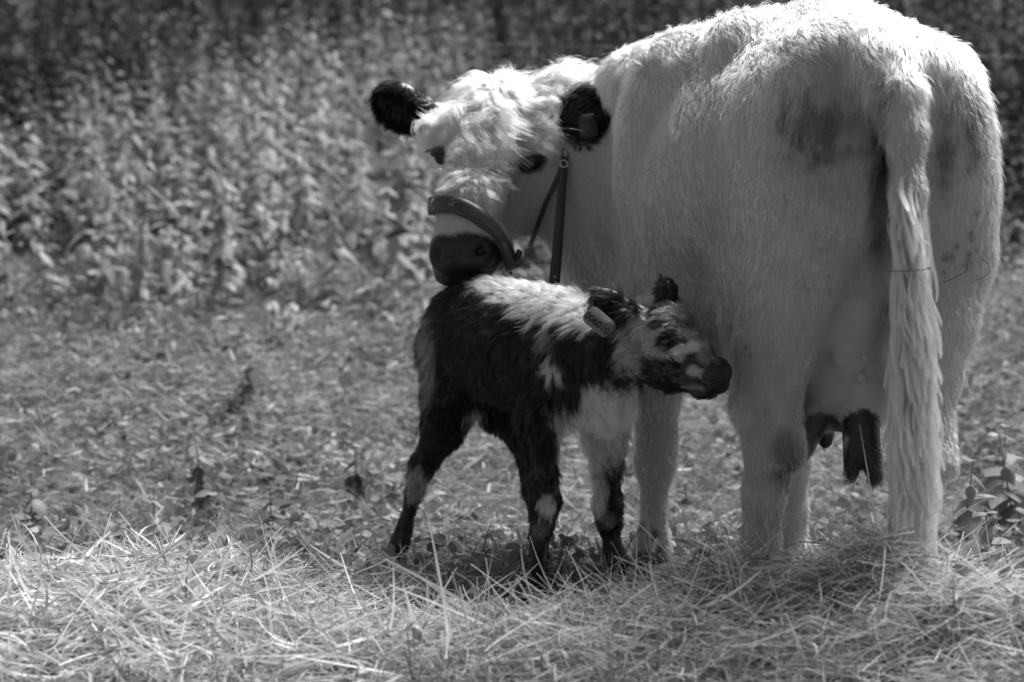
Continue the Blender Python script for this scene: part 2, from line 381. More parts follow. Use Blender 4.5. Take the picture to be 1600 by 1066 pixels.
ct.add(C(1195, 700, 4.5), (.12, .2, .13), .27, 1.4, .6, .5); ct.add(C(1230, 720, 4.45), (.03, .2, .05), .10, 1.2, .8, .5); ct.add(C(1060, 430, 4.9), (.14, .4, .2), .30, 1.5, .55, .3)  # leg patches are dirt; the flank patch is mostly shade painted into the coat
ct.add(C(1366, 240, 4.4), (.030, .14, .17), .05, .8, .95, .3)  # dark skin left of the tail, with the crease's shade painted in
ct.add(C(1362, 135, 4.4), (.016, .1, .022), .10, .8, .8, .3)  # shade of the hollow by the tail root, painted into the coat
ct.add(C(1290, 690, 4.8), (.04, .1, .03), .012, .3)
ct.add(C(1364, 175, 4.37), (.022, .14, .07), .05, .9, .9, .35)  # upper end of the painted crease shade beside the tail
ct.add(C(1378, 360, 4.45), (.02, .12, .12), .10, .9, .8, .25)
ct.add(C(1015, 872, 5.4), (.045, .12, .035), .04, .7, .9, .5)
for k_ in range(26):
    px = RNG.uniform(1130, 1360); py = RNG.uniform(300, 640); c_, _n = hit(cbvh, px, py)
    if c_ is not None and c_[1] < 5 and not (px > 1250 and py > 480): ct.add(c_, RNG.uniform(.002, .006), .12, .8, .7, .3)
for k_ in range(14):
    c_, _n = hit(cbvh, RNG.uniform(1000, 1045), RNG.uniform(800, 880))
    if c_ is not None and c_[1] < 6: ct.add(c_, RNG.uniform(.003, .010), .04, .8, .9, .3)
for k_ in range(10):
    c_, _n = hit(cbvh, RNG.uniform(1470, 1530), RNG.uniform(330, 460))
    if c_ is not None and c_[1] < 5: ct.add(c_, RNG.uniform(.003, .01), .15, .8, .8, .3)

def skin_tone(tone, V):
    t = tone(V); return np.where(t > .1, t*.72, t)
cow = empty('cow', (.72, 4.9, 0), 'white cow with black ears and muzzle turning its haltered head back over the calf', 'cow')
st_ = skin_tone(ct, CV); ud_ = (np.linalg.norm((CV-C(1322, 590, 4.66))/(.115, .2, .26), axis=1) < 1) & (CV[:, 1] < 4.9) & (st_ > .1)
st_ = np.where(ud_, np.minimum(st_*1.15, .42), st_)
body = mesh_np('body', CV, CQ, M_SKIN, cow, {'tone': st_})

# ---- fur
def sample(V, Q, N, n, weight=None):
    a = V[Q[:, 0]]; area = .5*np.linalg.norm(np.cross(V[Q[:, 2]]-V[Q[:, 0]], V[Q[:, 3]]-V[Q[:, 1]]), axis=1)
    cen = V[Q].mean(1)
    if weight is not None: area = area*weight(cen, unit(N[Q].mean(1)))
    i = RNG.choice(len(Q), n, p=area/area.sum()); u = RNG.random(n)[:, None]; v = RNG.random(n)[:, None]; q = Q[i]
    def bl(A): return (A[q[:, 0]]*(1-u)+A[q[:, 1]]*u)*(1-v)+(A[q[:, 3]]*(1-u)+A[q[:, 2]]*u)*v
    return bl(V), unit(bl(N))
def cam_weight(c, n):
    vd = unit(np.array([0, 0, CAMZ])-c); d = (n*vd).sum(1)
    return np.where(d > -.35, 1.0, .30)
def grow(p, n, dirf, lenf, tonef, per, spread, mpts=5, lift=.35, clump=.7, jit=.25, wave=0, wfreq=1.2, root_r=.0006, grav=.15, minlen=.004):
    """clumped locks of hair; returns points, radii, tone"""
    d = dirf(p, n); d = d-n*(d*n).sum(1, keepdims=True); d = unit(d)
    L = lenf(p, n)*RNG.uniform(.75, 1.25, len(p)); keep = L > minlen; p, n, d, L = p[keep], n[keep], d[keep], L[keep]
    K = len(p); b = np.cross(n, d)
    cj = unit(RNG.normal(size=(K, 3))); lf = (lift*RNG.uniform(.6, 1.4, K))[:, None]
    g = unit(d+n*lf+cj*jit)
    ph = RNG.uniform(0, 6.28, K); wa = wave*RNG.uniform(.4, 1.3, K)
    tn = tonef(p+n*.002)
    rep = lambda a: np.repeat(a, per, axis=0)
    P0, N0, D0, B0, G0, L0, PH, WA, TN = map(rep, (p, n, d, b, g, L, ph, wa, tn))
    H = len(P0); off = RNG.normal(size=(H, 2))*spread
    o3 = D0*off[:, :1]+B0*off[:, 1:]
    L0 = L0*RNG.uniform(.7, 1.15, H); hj = RNG.normal(size=(H, 3))*.09
    t = np.linspace(0, 1, mpts)[None, :, None]
    base = (P0+o3-N0*.003)[:, None, :]
    tip = G0[:, None, :]*t*L0[:, None, None]
    lay = D0[:, None, :]*(t**2)*L0[:, None, None]*.25-N0[:, None, :]*(t**2)*L0[:, None, None]*lift*.45
    conv = -o3[:, None, :]*clump*(t**1.3)
    wv = (B0[:, None, :]*np.sin(6.283*wfreq*t+PH[:, None, None])+N0[:, None, :]*.6*np.cos(6.283*wfreq*t+PH[:, None, None]))*WA[:, None, None]*L0[:, None, None]*t
    gr_ = np.array([0, 0, -1.])*grav*L0[:, None, None]*t**2
    pts = base+tip+lay+conv+wv+gr_+hj[:, None, :]*L0[:, None, None]*t
    rad = root_r*np.linspace(1, .25, mpts)
    return pts, np.broadcast_to(rad, (H, mpts)), np.clip(TN*RNG.uniform(.88, 1.08, H), .003, .93)
def merge(*gs): return np.concatenate([g[0] for g in gs]), np.concatenate([g[1] for g in gs]), np.concatenate([g[2] for g in gs])

HC = C(760, 240, 5.45)          # head centre
POLL = C(768, 118, 5.52); WH = hit(cbvh, 738, 262)[0]
def px_of(p):
    dz = p[:, 2]-CAMZ; t = p[:, 1]*CT-dz*ST
    return 800+F*p[:, 0]/t, 533-F*(p[:, 1]*ST+dz*CT)/t
def head_mask(p): return (p[:, 0] < .15) & (np.linalg.norm(p-HC, axis=1) < .34) & (p[:, 1] < 5.66)
def ear_mask(p):
    return (np.linalg.norm((p-C(617, 165, 5.55))/(.112, .14, .10), axis=1) < 1) | (np.linalg.norm((p-C(913, 178, 5.44))/(.088, .13, .092), axis=1) < 1)
def cow_dir(p, n):
    x, y, z = p.T
    d = np.stack([.1+0*x, -.55+0*x, -.8+0*x], 1)                    # torso: back and down
    top = np.clip((z-1.25)/.15, 0, 1)[:, None]
    d = d*(1-top)+np.array([.12, -1, -.15])*top
    low = np.clip((.75-z)/.2, 0, 1)[:, None]; d = d*(1-low)+np.array([0, 0, -1.])*low
    rear = np.clip((4.62-y)/.15, 0, 1)[:, None]*np.clip((1.3-z)/.1, 0, 1)[:, None]; d = d*(1-rear)+np.array([0, .1, -1.])*rear
    nk = ((x < .35) & (z > .8))[:, None]; d = np.where(nk, np.array([.6, .1, -.6]), d)
    h = head_mask(p)
    pd = p-POLL; wd = p-WH; wl = np.linalg.norm(wd, axis=1)
    hd = unit(pd)*.5+np.array([0, 0, -.9]); wm = np.clip((.10-wl)/.05, 0, 1)[:, None]
    hd = hd*(1-wm)+unit(wd)*wm*1.3
    lowh = (p[:, 2] < WH[2]-.06)[:, None]; hd = np.where(lowh, np.array([.25, 0, -.9]), hd)
    d = np.where(h[:, None], hd, d)
    e = ear_mask(p)
    d = np.where((e & (x < 0))[:, None], np.array([-.8, 0, -.4]), d); d = np.where((e & (x > 0))[:, None], np.array([.6, 0, .3]), d)
    return d+RNG.normal(size=p.shape)*.10+.35*np.stack([noise(p, .10, 0), noise(p, .11, 1), noise(p, .10, 2)], 1)
def cow_len(p, n):
    x, y, z = p.T
    L = np.full(len(p), .017)
    L = np.where(z > 1.15, .024, L); L = np.where(z > 1.27, .034, L)
    L = np.where(z < .42, .014, L)
    h = head_mask(p); L = np.where(h, .010, L)
    wl = np.linalg.norm(p-WH, axis=1); L = np.where(h & (wl < .09), .026, L); L = np.where(h & (wl < .02), .03, L)
    L = np.where(h & (p[:, 2] > WH[2]+.055), .05, L)
    mz = np.linalg.norm((p-C(722, 408, 5.30))/(.115, .2, .075), axis=1) < 1; L = np.where(mz, .0, L)
    eye = (np.linalg.norm((p-EYR)/(.047, .06, .032), axis=1) < 1) | (np.linalg.norm((p-EYL)/(.028, .06, .032), axis=1) < 1)
    ne = (np.linalg.norm((p-EYR)/(.075, .09, .065), axis=1) < 1) | (np.linalg.norm((p-EYL)/(.05, .09, .06), axis=1) < 1)
    L = np.where(ne, .007, L); L = np.where(eye, .0, L)
    L = np.where(ear_mask(p), .020, L)
    ud = (np.linalg.norm((p-C(1322, 590, 4.66))/(.115, .2, .26), axis=1) < 1) & (y < 4.9); L = np.where(ud, .0, L)
    hf = z < .035; L = np.where(hf, 0, L)
    return L
p, n = sample(CV, CQ, CN, 30000, cam_weight)
def clear(g, own=None):
    pts = g[0]; bad = np.zeros(len(pts), bool); k2 = pts.shape[1]//2
    for c_, r_ in ((EYR+np.array([0, 0, .006]), (.052, .10, .034)), (EYL, (.032, .06, .030))):
        for q in (pts[:, j_] for j_ in range(pts.shape[1])): bad |= np.linalg.norm((q-c_)/r_, axis=1) < 1
    tip_in = (np.linalg.norm((pts[:, -1]-C(913, 178, 5.44))/(.075, .16, .078), axis=1) < 1) | (np.linalg.norm((pts[:, -1]-C(612, 163, 5.55))/(.080, .2, .075), axis=1) < 1)
    bad |= tip_in & (g[2] > .05)
    near = np.where(np.linalg.norm(pts[:, -1]-BAND[15], axis=1) < .25)[0]
    dmin = np.linalg.norm(pts[near, -1][:, None]-BAND[None], axis=2).min(1); bad[near] |= dmin < .027
    return g[0][~bad], g[1][~bad], g[2][~bad]
g1 = grow(p, n, cow_dir, lambda p, n: np.minimum(cow_len(p, n), .04), ct, 9, .0055, 5, lift=.30, clump=.55, jit=.22, root_r=.00060)
# fine undercoat hairs break the clump pattern
p, n = sample(CV, CQ, CN, 90000, cam_weight)
g2 = grow(p, n, cow_dir, lambda p, n: np.minimum(cow_len(p, n)*1.45, .036), ct, 1, .002, 4, lift=.75, clump=0, jit=.35, root_r=.0006)
# longer tufts on the top line
def topw(c, n): return ((c[:, 2] > 1.26) & (c[:, 1] < 5.9) & (c[:, 0] > .1))*np.clip(n[:, 2], 0.02, 1)
p, n = sample(CV, CQ, CN, 1500, topw)
g3 = grow(p, n, cow_dir, lambda p, n: np.full(len(p), .042), ct, 10, .005, 6, lift=.75, clump=.85, jit=.35, wave=.12, root_r=.0005)
coat = curves_np('coat', *[a for a in [np.concatenate([np.pad(g1[0], ((0, 0), (0, 0), (0, 0))), ])][:0]], ) if False else None
def dark_split(nm, g, par):
    g = clear(g)
    dk = g[2] < .02
    curves_np(nm, g[0][~dk], g[1][~dk], g[2][~dk], M_FUR, par); curves_np('black_hair', g[0][dk], g[1][dk], g[2][dk], M_FURB, par)
dark_split('coat', g1, cow); dark_split('undercoat', g2, cow); o = curves_np('topline_tufts', *g3, M_FUR, cow)
# head: forelock and whorl
def hw(c, n):
    wl = np.linalg.norm(c-WH, axis=1); h = head_mask(c) & ~ear_mask(c) & (n[:, 1] < .6)
    ne = (np.linalg.norm((c-EYR)/(.09, .12, .085), axis=1) < 1) | (np.linalg.norm((c-EYL)/(.05, .12, .06), axis=1) < 1)
    return ((h & ~ne & (c[:, 2] > WH[2]+.065))*1.0+(h & ~ne & (wl < .075))*.8+1e-9)*(c[:, 0] < .125)
p, n = sample(CV, CQ, CN, 620, hw)
def fl_len(p, n):
    up = p[:, 2] > WH[2]+.04; L = np.where(up, .095, .055)
    return np.where(up, np.clip((p[:, 2]-WH[2]-.03)*.85, .03, .10), L*.8)
g4 = grow(p, n, cow_dir, fl_len, lambda q: np.full(len(q), .42)*(1+.35*noise(q, .012, 1)), 34, .0065, 12, lift=.34, clump=.95, jit=.38, wave=.28, wfreq=1.2, root_r=.00055, grav=.25)
curves_np('forelock', *clear(g4), M_FUR, cow)
# ear fringes
def ew(c, n): return ear_mask(c)*1.0+1e-9
p, n = sample(CV, CQ, CN, 1800, ew)
g5 = grow(p, n, lambda p, n: np.where((p[:, 0] < 0)[:, None], np.array([-.35, 0, -.9]), np.array([.2, 0, .1]))+(p-np.where((p[:, 0] < 0)[:, None], C(626, 163, 5.55), C(910, 176, 5.5)))*12,
          lambda p, n: np.where(p[:, 0] < 0, .024, .016), lambda q: np.full(len(q), .003), 8, .004, 5, lift=.35, clump=.6, jit=.3, root_r=.0005)
curves_np('ear_fringe', *g5, M_FURB, cow)
# tail switch: long wavy locks
K = 620; py = RNG.uniform(250, 640, K); ang = RNG.uniform(0, 6.28, K)
cent = np.stack([C(np.interp(a, [150, 210, 300, 400, 470], [1402, 1414, 1420, 1424, 1428]), a, np.interp(a, [150, 210, 300, 400], [4.29, 4.255, 4.22, 4.205])) for a in py])
rr = np.interp(py, [150, 210, 300, 400, 500], [.044, .032, .021, .016, .014])
base = cent+np.stack([np.cos(ang)*rr, np.sin(ang)*rr*.8, 0*ang], 1)
end_y = np.clip(py+RNG.uniform(90, 330, K)*np.interp(py, [150, 300, 420], [.35, .7, 1]), 230, 885); end_x = np.interp(end_y, [210, 300, 420], [1415, 1420, 1426])+np.cos(ang)*np.interp(end_y, [230, 400, 520, 700, 885], [22, 20, 34, 42, 36])*RNG.uniform(.5, 1.05, K)
end = np.stack([C(a, b, 4.19) for a, b in zip(end_x, end_y)])+np.stack([0*ang, np.sin(ang)*.04-.01, 0*ang], 1)
per = 20; m = 18; t = np.linspace(0, 1, m)[None, :, None]
rep = lambda a: np.repeat(a, per, axis=0)
B_, E_ = rep(base), rep(end); H = len(B_); ofs = RNG.normal(size=(H, 1, 3))*np.array([.0045, .005, .012])
ph = rep(RNG.uniform(0, 1.6, K))[:, None]; zz = (B_[:, None, 2]+(E_-B_)[:, None, 2]*t[..., 0])
wv = (np.sin(zz*rep(RNG.uniform(15, 24, K))[:, None]+ph*2.2)*.016+np.sin(zz*55+ph*4)*.0022)*rep(RNG.uniform(.2, 1.3, K))[:, None]*np.minimum(1, t[..., 0]*3)
pts = B_[:, None]*(1-t)+E_[:, None]*t; pts[..., 0] += wv+(.010*np.sin(ang).repeat(per)[:, None])*np.sin(3.14*t[..., 0]); pts[..., 1] += wv*.5
pts += ofs*(1-.7*t)
tn = np.clip(rep(np.interp(py, [250, 450], [.62, 1]))*.78*rep(RNG.uniform(.5, 1.15, K))*RNG.uniform(.8, 1.15, H), .1, .9)
curves_np('tail_switch', pts, .0006*np.linspace(1, .5, m), tn, M_FUR, cow)
# short hair down the tail dock
# eyes
def uvsphere(c, r, R=None, nu=20, nv=14):
    u = np.linspace(0, 2*np.pi, nu, endpoint=False); v = np.linspace(.02, np.pi-.02, nv)
    U, Vv = np.meshgrid(u, v, indexing='ij'); q = np.stack([np.cos(U)*np.sin(Vv), np.sin(U)*np.sin(Vv), np.cos(Vv)], -1)*np.array(r)
    q = q.reshape(-1, 3)
    if R is not None: q = q@R
    i = np.arange(nu)[:, None]*nv+np.arange(nv-1)[None]; j = ((np.arange(nu)+1) % nu)[:, None]*nv+np.arange(nv-1)[None]
    return q+c, np.stack([i, j, j+1, i+1], -1).reshape(-1, 4)
for px, py, dx in ((828, 257, 0), (684, 245, .0)):
    c_, _n = hit(cbvh, px, py)
    if c_ is None: c_ = C(px, py, 5.47)
    v_, q_ = uvsphere(c_+np.array([0, -.008, 0] if px > 800 else [.010, .008, 0]), (.034, .021, .022) if px > 800 else (.020, .016, .022), rotm((1, 0, .42), (0, 1, 0), (-.42, 0, 1)) if px > 800 else None)
    mesh_np('eye', v_, q_, M_EYE, cow)
    if px > 800:     # pale lower lid
        la = np.linspace(-.3, 1.15, 16); lp = c_+np.stack([.030*np.cos(la-1.2), -.006+0*la, .022*np.sin(la-1.2)-.002], 1)
    # lashes
    a = np.linspace(-1, 1, 40); q0 = c_+np.stack([a*.028, -.014-.008*(1-a*a), .014+.007*(1-a*a)+.005*a*(1 if px > 800 else -1)], 1)
    tt = np.linspace(0, 1, 4)[None, :, None]; dd = np.stack([a*.5, -.35+0*a, -.45+0*a], 1)
    curves_np('eyelashes', q0[:, None]+dd[:, None]*tt*.013-np.array([0, 0, .004])*tt**2, .0006, np.full(40, .01), M_FUR, cow)

# ---- halter: straps laid over the head surface
def ribbon(name, pts, widths, outn, thick, mat, parent, wdir=None):
    """pts (n,3) centre line, outn (n,3) outward normals -> closed strap with thickness"""
    pts = np.array(pts); n = len(pts); T = unit(np.gradient(pts, axis=0)); O = unit(np.array(outn)); Wd = unit(np.cross(T, O)) if wdir is None else wdir
    wd = np.broadcast_to(widths, (n,))[:, None]*.5
    prof = [(-1, 0), (-.92, 1), (-.4, 1.25), (.4, 1.25), (.92, 1), (1, 0)]
    rows = [pts+Wd*wd*a+O*thick*b for a, b in prof]; rows.append(pts-O*thick*.3+Wd*wd*.9); rows.append(pts-O*thick*.3-Wd*wd*.9)
    m_ = len(rows); V_ = np.stack(rows, 1).reshape(-1, 3)
    i = np.arange(n-1)[:, None]*m_+np.arange(m_)[None]; j = np.arange(n-1)[:, None]*m_+(np.arange(m_)+1)[None] % m_
    Q_ = np.stack([i, j, j+m_, i+m_], -1).reshape(-1, 4)
    caps = [[k for k in range(m_)][::-1], [(n-1)*m_+k for k in range(m_)]]
    extra = [[c[0], c[a], c[a+1], c[a+2]] for c in caps for a in range(1, m_-2, 2)]
    return mesh_np(name, V_, np.concatenate([Q_, np.array(extra)]), mat, parent)
def smoothpath(pp, n):
    pp = np.array(pp, float); s_ = np.concatenate([[0], np.cumsum(np.linalg.norm(np.diff(pp, axis=0), axis=1))]); t_ = np.linspace(0, s_[-1], n)
    q = np.stack([np.interp(t_, s_, pp[:, k]) for k in range(pp.shape[1])], 1)
    for _ in range(6): q[1:-1] = (q[:-2]+2*q[1:-1]+q[2:])/4
    return q
def surf_path(pp, n, lift):
    q = smoothpath(pp, n); out, nn = [], []
    for a in q:
        c_, m_ = hit(cbvh, a[0], a[1])
        if c_ is None or c_[1] > 5.75: continue
        out.append(c_+m_*lift); nn.append(m_)
    out, nn = np.array(out), np.array(nn)
    for _ in range(5):
        out[1:-1] = (out[:-2]+2*out[1:-1]+out[2:])/4; nn[1:-1] = (nn[:-2]+nn[1:-1]+nn[2:])/3
    return out, unit(nn)
halter = bpy.data.objects.new('halter', None); link(halter, cow); tag(halter, 'dark leather halter with a padded noseband')
halter.location = (0, 0, 0)
def hchild(o): return o
def link2(o):        # children of the halter use world coordinates too
    o.location = -np.array(cow.location); return o
halter.location = (0, 0, 0)
a, b = surf_path([(674, 324), (690, 321), (715, 323), (742, 338), (765, 362), (782, 388), (793, 412)], 40, .017)
a = np.concatenate([[a[0]+np.array([.012, .06, 0]), a[0]+np.array([-.002, .03, 0])], a]); b = np.concatenate([[b[0]+np.array([-1, 0, 0])]*2, b])
link2(ribbon('noseband', a, .050, b, .005, M_STRAP, halter))
link2(ribbon('noseband_lining', a+unit(b)*.0045+np.array([0, 0, -.007]), .022, b, .0025, M_STRAP2, halter))
a, b = surf_path([(797, 395), (803, 404), (806, 415), (800, 428)], 10, .018); link2(ribbon('chin_strap', a, .034, b, .008, M_STRAP, halter))
a, b = surf_path([(800, 408), (822, 378), (840, 345), (858, 312), (872, 283), (881, 258)], 30, .024); link2(ribbon('cheek_strap', a, .014, b, .004, M_STRAP, halter))
cs = [C(884, 228, 5.44), C(881, 255, 5.42), C(878, 300, 5.41), C(874, 350, 5.40), C(870, 400, 5.39), C(866, 445, 5.38), C(862, 480, 5.38)]
cs = smoothpath(cs, 30); link2(ribbon('hanging_strap', cs, np.linspace(.020, .034, 30), np.tile([0.2, -1, 0], (30, 1)), .005, M_STRAP, halter))
cs = smoothpath([C(886, 225, 5.50), C(884, 205, 5.53), C(874, 165, 5.58), C(858, 140, 5.62)], 14); link2(ribbon('crown_strap', cs, .018, np.tile([.6, -.8, 0.2], (14, 1)), .004, M_STRAP, halter))
def torus(c, R_, r_, nrm, nu=24, nv=8):
    nrm = unit(np.array(nrm, float)); a1 = unit(np.cross(nrm, [0, 0, 1.])); a2 = np.cross(nrm, a1)
    u = np.linspace(0, 6.2832, nu, endpoint=False); v = np.linspace(0, 6.2832, nv, endpoint=False); U, W_ = np.meshgrid(u, v, indexing='ij')
    rad_ = (R_+r_*np.cos(W_))[..., None]; q = (np.cos(U)[..., None]*a1+np.sin(U)[..., None]*a2)*rad_+nrm*(r_*np.sin(W_))[..., None]+c
    i = np.arange(nu)[:, None]; j = np.arange(nv)[None]; f = lambda a_, b_: (a_ % nu)*nv+(b_ % nv)
    return q.reshape(-1, 3), np.stack([f(i, j), f(i+1, j), f(i+1, j+1), f(i, j+1)], -1).reshape(-1, 4)
v_, q_ = torus(C(881, 256, 5.405), .011, .0022, (.3, -1, .5)); link2(mesh_np('halter_ring', v_, q_, M_METAL, halter))
v_, q_ = torus(C(884, 240, 5.415), .007, .0018, (1, -.5, 0)); link2(mesh_np('halter_ring', v_, q_, M_METAL, halter))
v_, q_ = uvsphere(C(867, 433, 5.372), (.004, .003, .004)); link2(mesh_np('halter_stud', v_, q_, M_METAL, halter))
hp = smoothpath([C(797, 424, 5.30), C(800, 432, 5.29), C(803, 446, 5.30), C(800, 456, 5.32)], 12)
link2(ribbon('strap_end', hp, .008, np.tile([0, -1, 0], (12, 1)), .003, M_STRAP, halter))
v_, q_ = torus(C(669, 345, 5.36), .006, .001, (.2, -1, 0)); link2(mesh_np('halter_ring', v_, q_, M_STRAP, halter))
# ear tag in the cow's right-hand ear
def card(c, ux, uz, w_, h_, th, rnd=.25, nseg=5):
    ux = unit(np.array(ux, float)); uz = np.array(uz, float); uz = unit(uz-ux*(uz@ux)); un = np.cross(ux, uz); r_ = rnd*min(w_, h_); pr = []
    for sx, sz, a0 in ((1, 1, 0), (-1, 1, 90), (-1, -1, 180), (1, -1, 270)):
        for k_ in range(nseg):
            a_ = math.radians(a0+90*k_/(nseg-1)); pr.append((sx*(w_/2-r_)+r_*math.cos(a_), sz*(h_/2-r_)+r_*math.sin(a_)))
    pr = np.array(pr); n_ = len(pr); f_ = c+pr[:, :1]*ux+pr[:, 1:]*uz; V_ = np.concatenate([f_-un*th/2, f_+un*th/2, [c-un*th/2], [c+un*th/2]])
    k_ = np.arange(n_); k2 = (k_+1) % n_
    T_ = np.concatenate([np.stack([k_, k2, k2+n_], 1), np.stack([k_, k2+n_, k_+n_], 1), np.stack([k2, k_, 0*k_+2*n_], 1), np.stack([k_+n_, k2+n_, 0*k_+2*n_+1], 1)])
    return V_, T_, un
v_, q_, _ = card(C(919, 197, 5.365), (1, -.25, .12), (.15, .1, 1), .050, .066, .0025); mesh_np('ear_tag', v_, q_, M_TAGD, cow, smooth=False)

# straw stuck to the cow
def stems(name, paths, r_, tone, mat, parent=None):
    pts = np.stack([smoothpath(p_, 10) for p_ in paths]); return curves_np(name, pts, r_, np.full(len(pts), tone), mat, parent)
st1 = []
for path in ([(1402, 424), (1420, 420), (1434, 417), (1447, 416), (1452, 420)], [(1522, 400), (1535, 412), (1534, 424), (1524, 432), (1510, 438)], [(1473, 443), (1490, 434), (1502, 420)], [(1035, 300), (1043, 330), (1044, 370), (1036, 395)])[:3]:
    pp = []
    for a_, b_ in path:
        c_, m_ = hit(cbvh, a_, b_)
        if c_ is None: c_, m_ = C(a_, b_, 4.45), np.array([0, -1, 0])
        if path[0][0] == 1402: c_ = C(a_, b_, 4.145+.02*abs(a_-1427)/25)
        pp.append(c_+m_*.03)
    st1.append(pp)
so_ = stems('stuck_twigs', st1, .0008, .05, M_HAY, cow); tag(so_, 'thin dark twigs caught in the coat')

# ================================================================== CALF
ca = rotm((.8, .6, 0), (-.6, .8, 0), (0, 0, 1))
S = Sdf((-.45, 4.20, -.02), (.62, 5.75, .92), .0062)
S.sweep([(C(712, 535, 5.36), (.085, .10, .115)), (C(750, 528, 5.27), (.10, .11, .13)), (C(800, 540, 5.14), (.108, .11, .145)), (C(855, 552, 5.02), (.108, .11, .142)), (C(905, 562, 4.90), (.098, .10, .138)), (C(940, 575, 4.80), (.075, .08, .115))], k=.04, n=4, ax=ca)
S.chain([(C(715, 478, 5.36), .04), (C(760, 465, 5.24), .035), (C(880, 482, 4.93), .04)], k=.05)
# neck and chest
S.chain([(C(925, 540, 4.84), .10), (C(968, 540, 4.70), .080), (C(1010, 532, 4.60), .070)], k=.05)
S.ell(C(950, 620, 4.78), (.06, .06, .07), None, k=.05)
# head
S.ell(C(1034, 522, 4.55), (.068, .066, .064), None, k=.03)
S.ell(C(1050, 500, 4.53), (.045, .05, .035), None, k=.03)
S.chain([(C(1050, 530, 4.52), .054), (C(1082, 556, 4.47), .044), (C(1106, 578, 4.43), .035)], k=.025)
S.chain([(C(1012, 566, 4.57), .045), (C(1050, 585, 4.51), .034), (C(1092, 602, 4.45), .024)], k=.03)
S.ell(C(1122, 582, 4.41), (.033, .036, .031), None, k=.02); S.ell(C(1118, 603, 4.42), (.032, .034, .020), None, k=.012)
S.ell(C(1100, 616, 4.44), (.03, .03, .012), None, k=.01)
S.ell(C(1040, 522, 4.475), (.022, .016, .012), None, k=.015)
S.ell(C(1043, 533, 4.462), (.014, .012, .009), None, k=.008, sub=True)
S.ell(C(1129, 588, 4.372), (.011, .014, .006), rotm((1, 0, -.5), (0, 1, 0), (.5, 0, 1)), k=.006, sub=True)
S.cap(C(1108, 606, 4.40), C(1070, 598, 4.44), .003, .003, k=.006, sub=True)      # mouth line
# ears
e3 = unit(C(932, 455, 4.58)-C(992, 500, 4.55)); n3 = unit(np.array([-.3, -1, .3])); n3 = unit(n3-e3*(n3@e3)); R3 = np.stack([e3, n3, np.cross(e3, n3)])
S.cap(C(1004, 500, 4.56), C(982, 492, 4.54), .022, .026, k=.02)
S.ell(C(964, 482, 4.55), (.060, .014, .036), R3, k=.015); S.cap(C(952, 472, 4.56), C(930, 455, 4.57), .018, .010, k=.02)
S.ell(C(964, 484, 4.545), (.034, .010, .018), R3, k=.008, sub=True)
S.chain([(C(1040, 480, 4.60), .022), (C(1044, 455, 4.62), .020), (C(1035, 434, 4.63), .009)], k=.02)
# legs: near hind
S.chain([(C(712, 560, 5.36), .10), (C(706, 622, 5.35), .075), (C(692, 672, 5.37), .052), (C(664, 722, 5.42), .032), (C(648, 768, 5.44), .023), (C(633, 822, 5.45), .017), (C(626, 846, 5.45), .022), (C(614, 869, 5.45), .029)], k=.03)
S.cap(C(650, 722, 5.46), C(642, 745, 5.47), .016, .014, k=.02)
# far hind, mostly hidden behind the near fore leg
S.chain([(C(752, 560, 5.45), .09), (C(782, 640, 5.46), .055), (C(822, 700, 5.50), .030), (C(832, 770, 5.42), .020), (C(838, 840, 5.40), .016), (C(842, 868, 5.38), .023)], k=.03)
# near fore
S.chain([(C(872, 590, 4.95), .085), (C(846, 650, 4.92), .055), (C(842, 700, 4.90), .038), (C(847, 745, 4.90), .034), (C(852, 782, 4.89), .034), (C(848, 818, 4.88), .026), (C(842, 862, 4.87), .019), (C(838, 900, 4.82), .025), (C(834, 936, 4.77), .031)], k=.025)
# far fore
S.chain([(C(935, 610, 4.98), .08), (C(945, 680, 5.02), .048), (C(947, 730, 5.05), .034), (C(950, 790, 5.08), .034), (C(951, 815, 5.10), .030), (C(957, 852, 5.13), .020), (C(963, 872, 5.14), .023), (C(968, 886, 5.13), .026)], k=.025)
# tail
S.chain([(C(690, 482, 5.42), .025), (C(676, 520, 5.46), .018), (C(676, 600, 5.48), .012), (C(680, 650, 5.47), .008)], k=.02)
KV, KQ = S.mesh(); KN = vnormals(KV, KQ); del S
kbvh = bvh_of(KV, KQ)
def K_(px, py):
    c_, _m = hit(kbvh, px, py)
    return c_ if c_ is not None else C(px, py, 4.9)
kt = Tone(.006)
def kp(px, py, rx, rz, v, ed=.35, k=1, nz=.25, ry=.07, Y=None): kt.add(K_(px, py) if Y is None else C(px, py, Y), (rx/610, ry, rz/610), v, ed, k, nz)
for (x_, y_, rx_, rz_) in ((768, 444, 36, 12), (805, 450, 50, 22), (850, 462, 56, 32), (900, 476, 50, 30), (930, 488, 30, 20)): kp(x_, y_, rx_, rz_, .72, .3, 1, .35, .16)
kp(825, 482, 24, 10, .4, .6, .7, .6); kp(862, 572, 9, 16, .5, .6, .9, .5); kp(860, 525, 16, 12, .10, .8, .7, .6)
kp(905, 502, 20, 8, .2, .8, .7, .5)
kp(915, 680, 62, 50, .62, .4, 1, .22, .13); kp(960, 650, 50, 60, .62, .4, 1, .2, .12); kp(1000, 625, 30, 20, .45, .4, 1, .2, .12); kp(895, 650, 30, 22, .6, .5, 1, .3, .1)
kp(985, 560, 18, 48, .20, .5, 1, .25, .10); kp(1000, 505, 14, 26, .34, .6, 1, .3, .05); kp(995, 478, 14, 12, .75, .4, 1, .2, .05)
kp(1075, 500, 30, 24, .14, .8, .8, .5); kp(1095, 530, 14, 24, .28, .8, .9, .5)
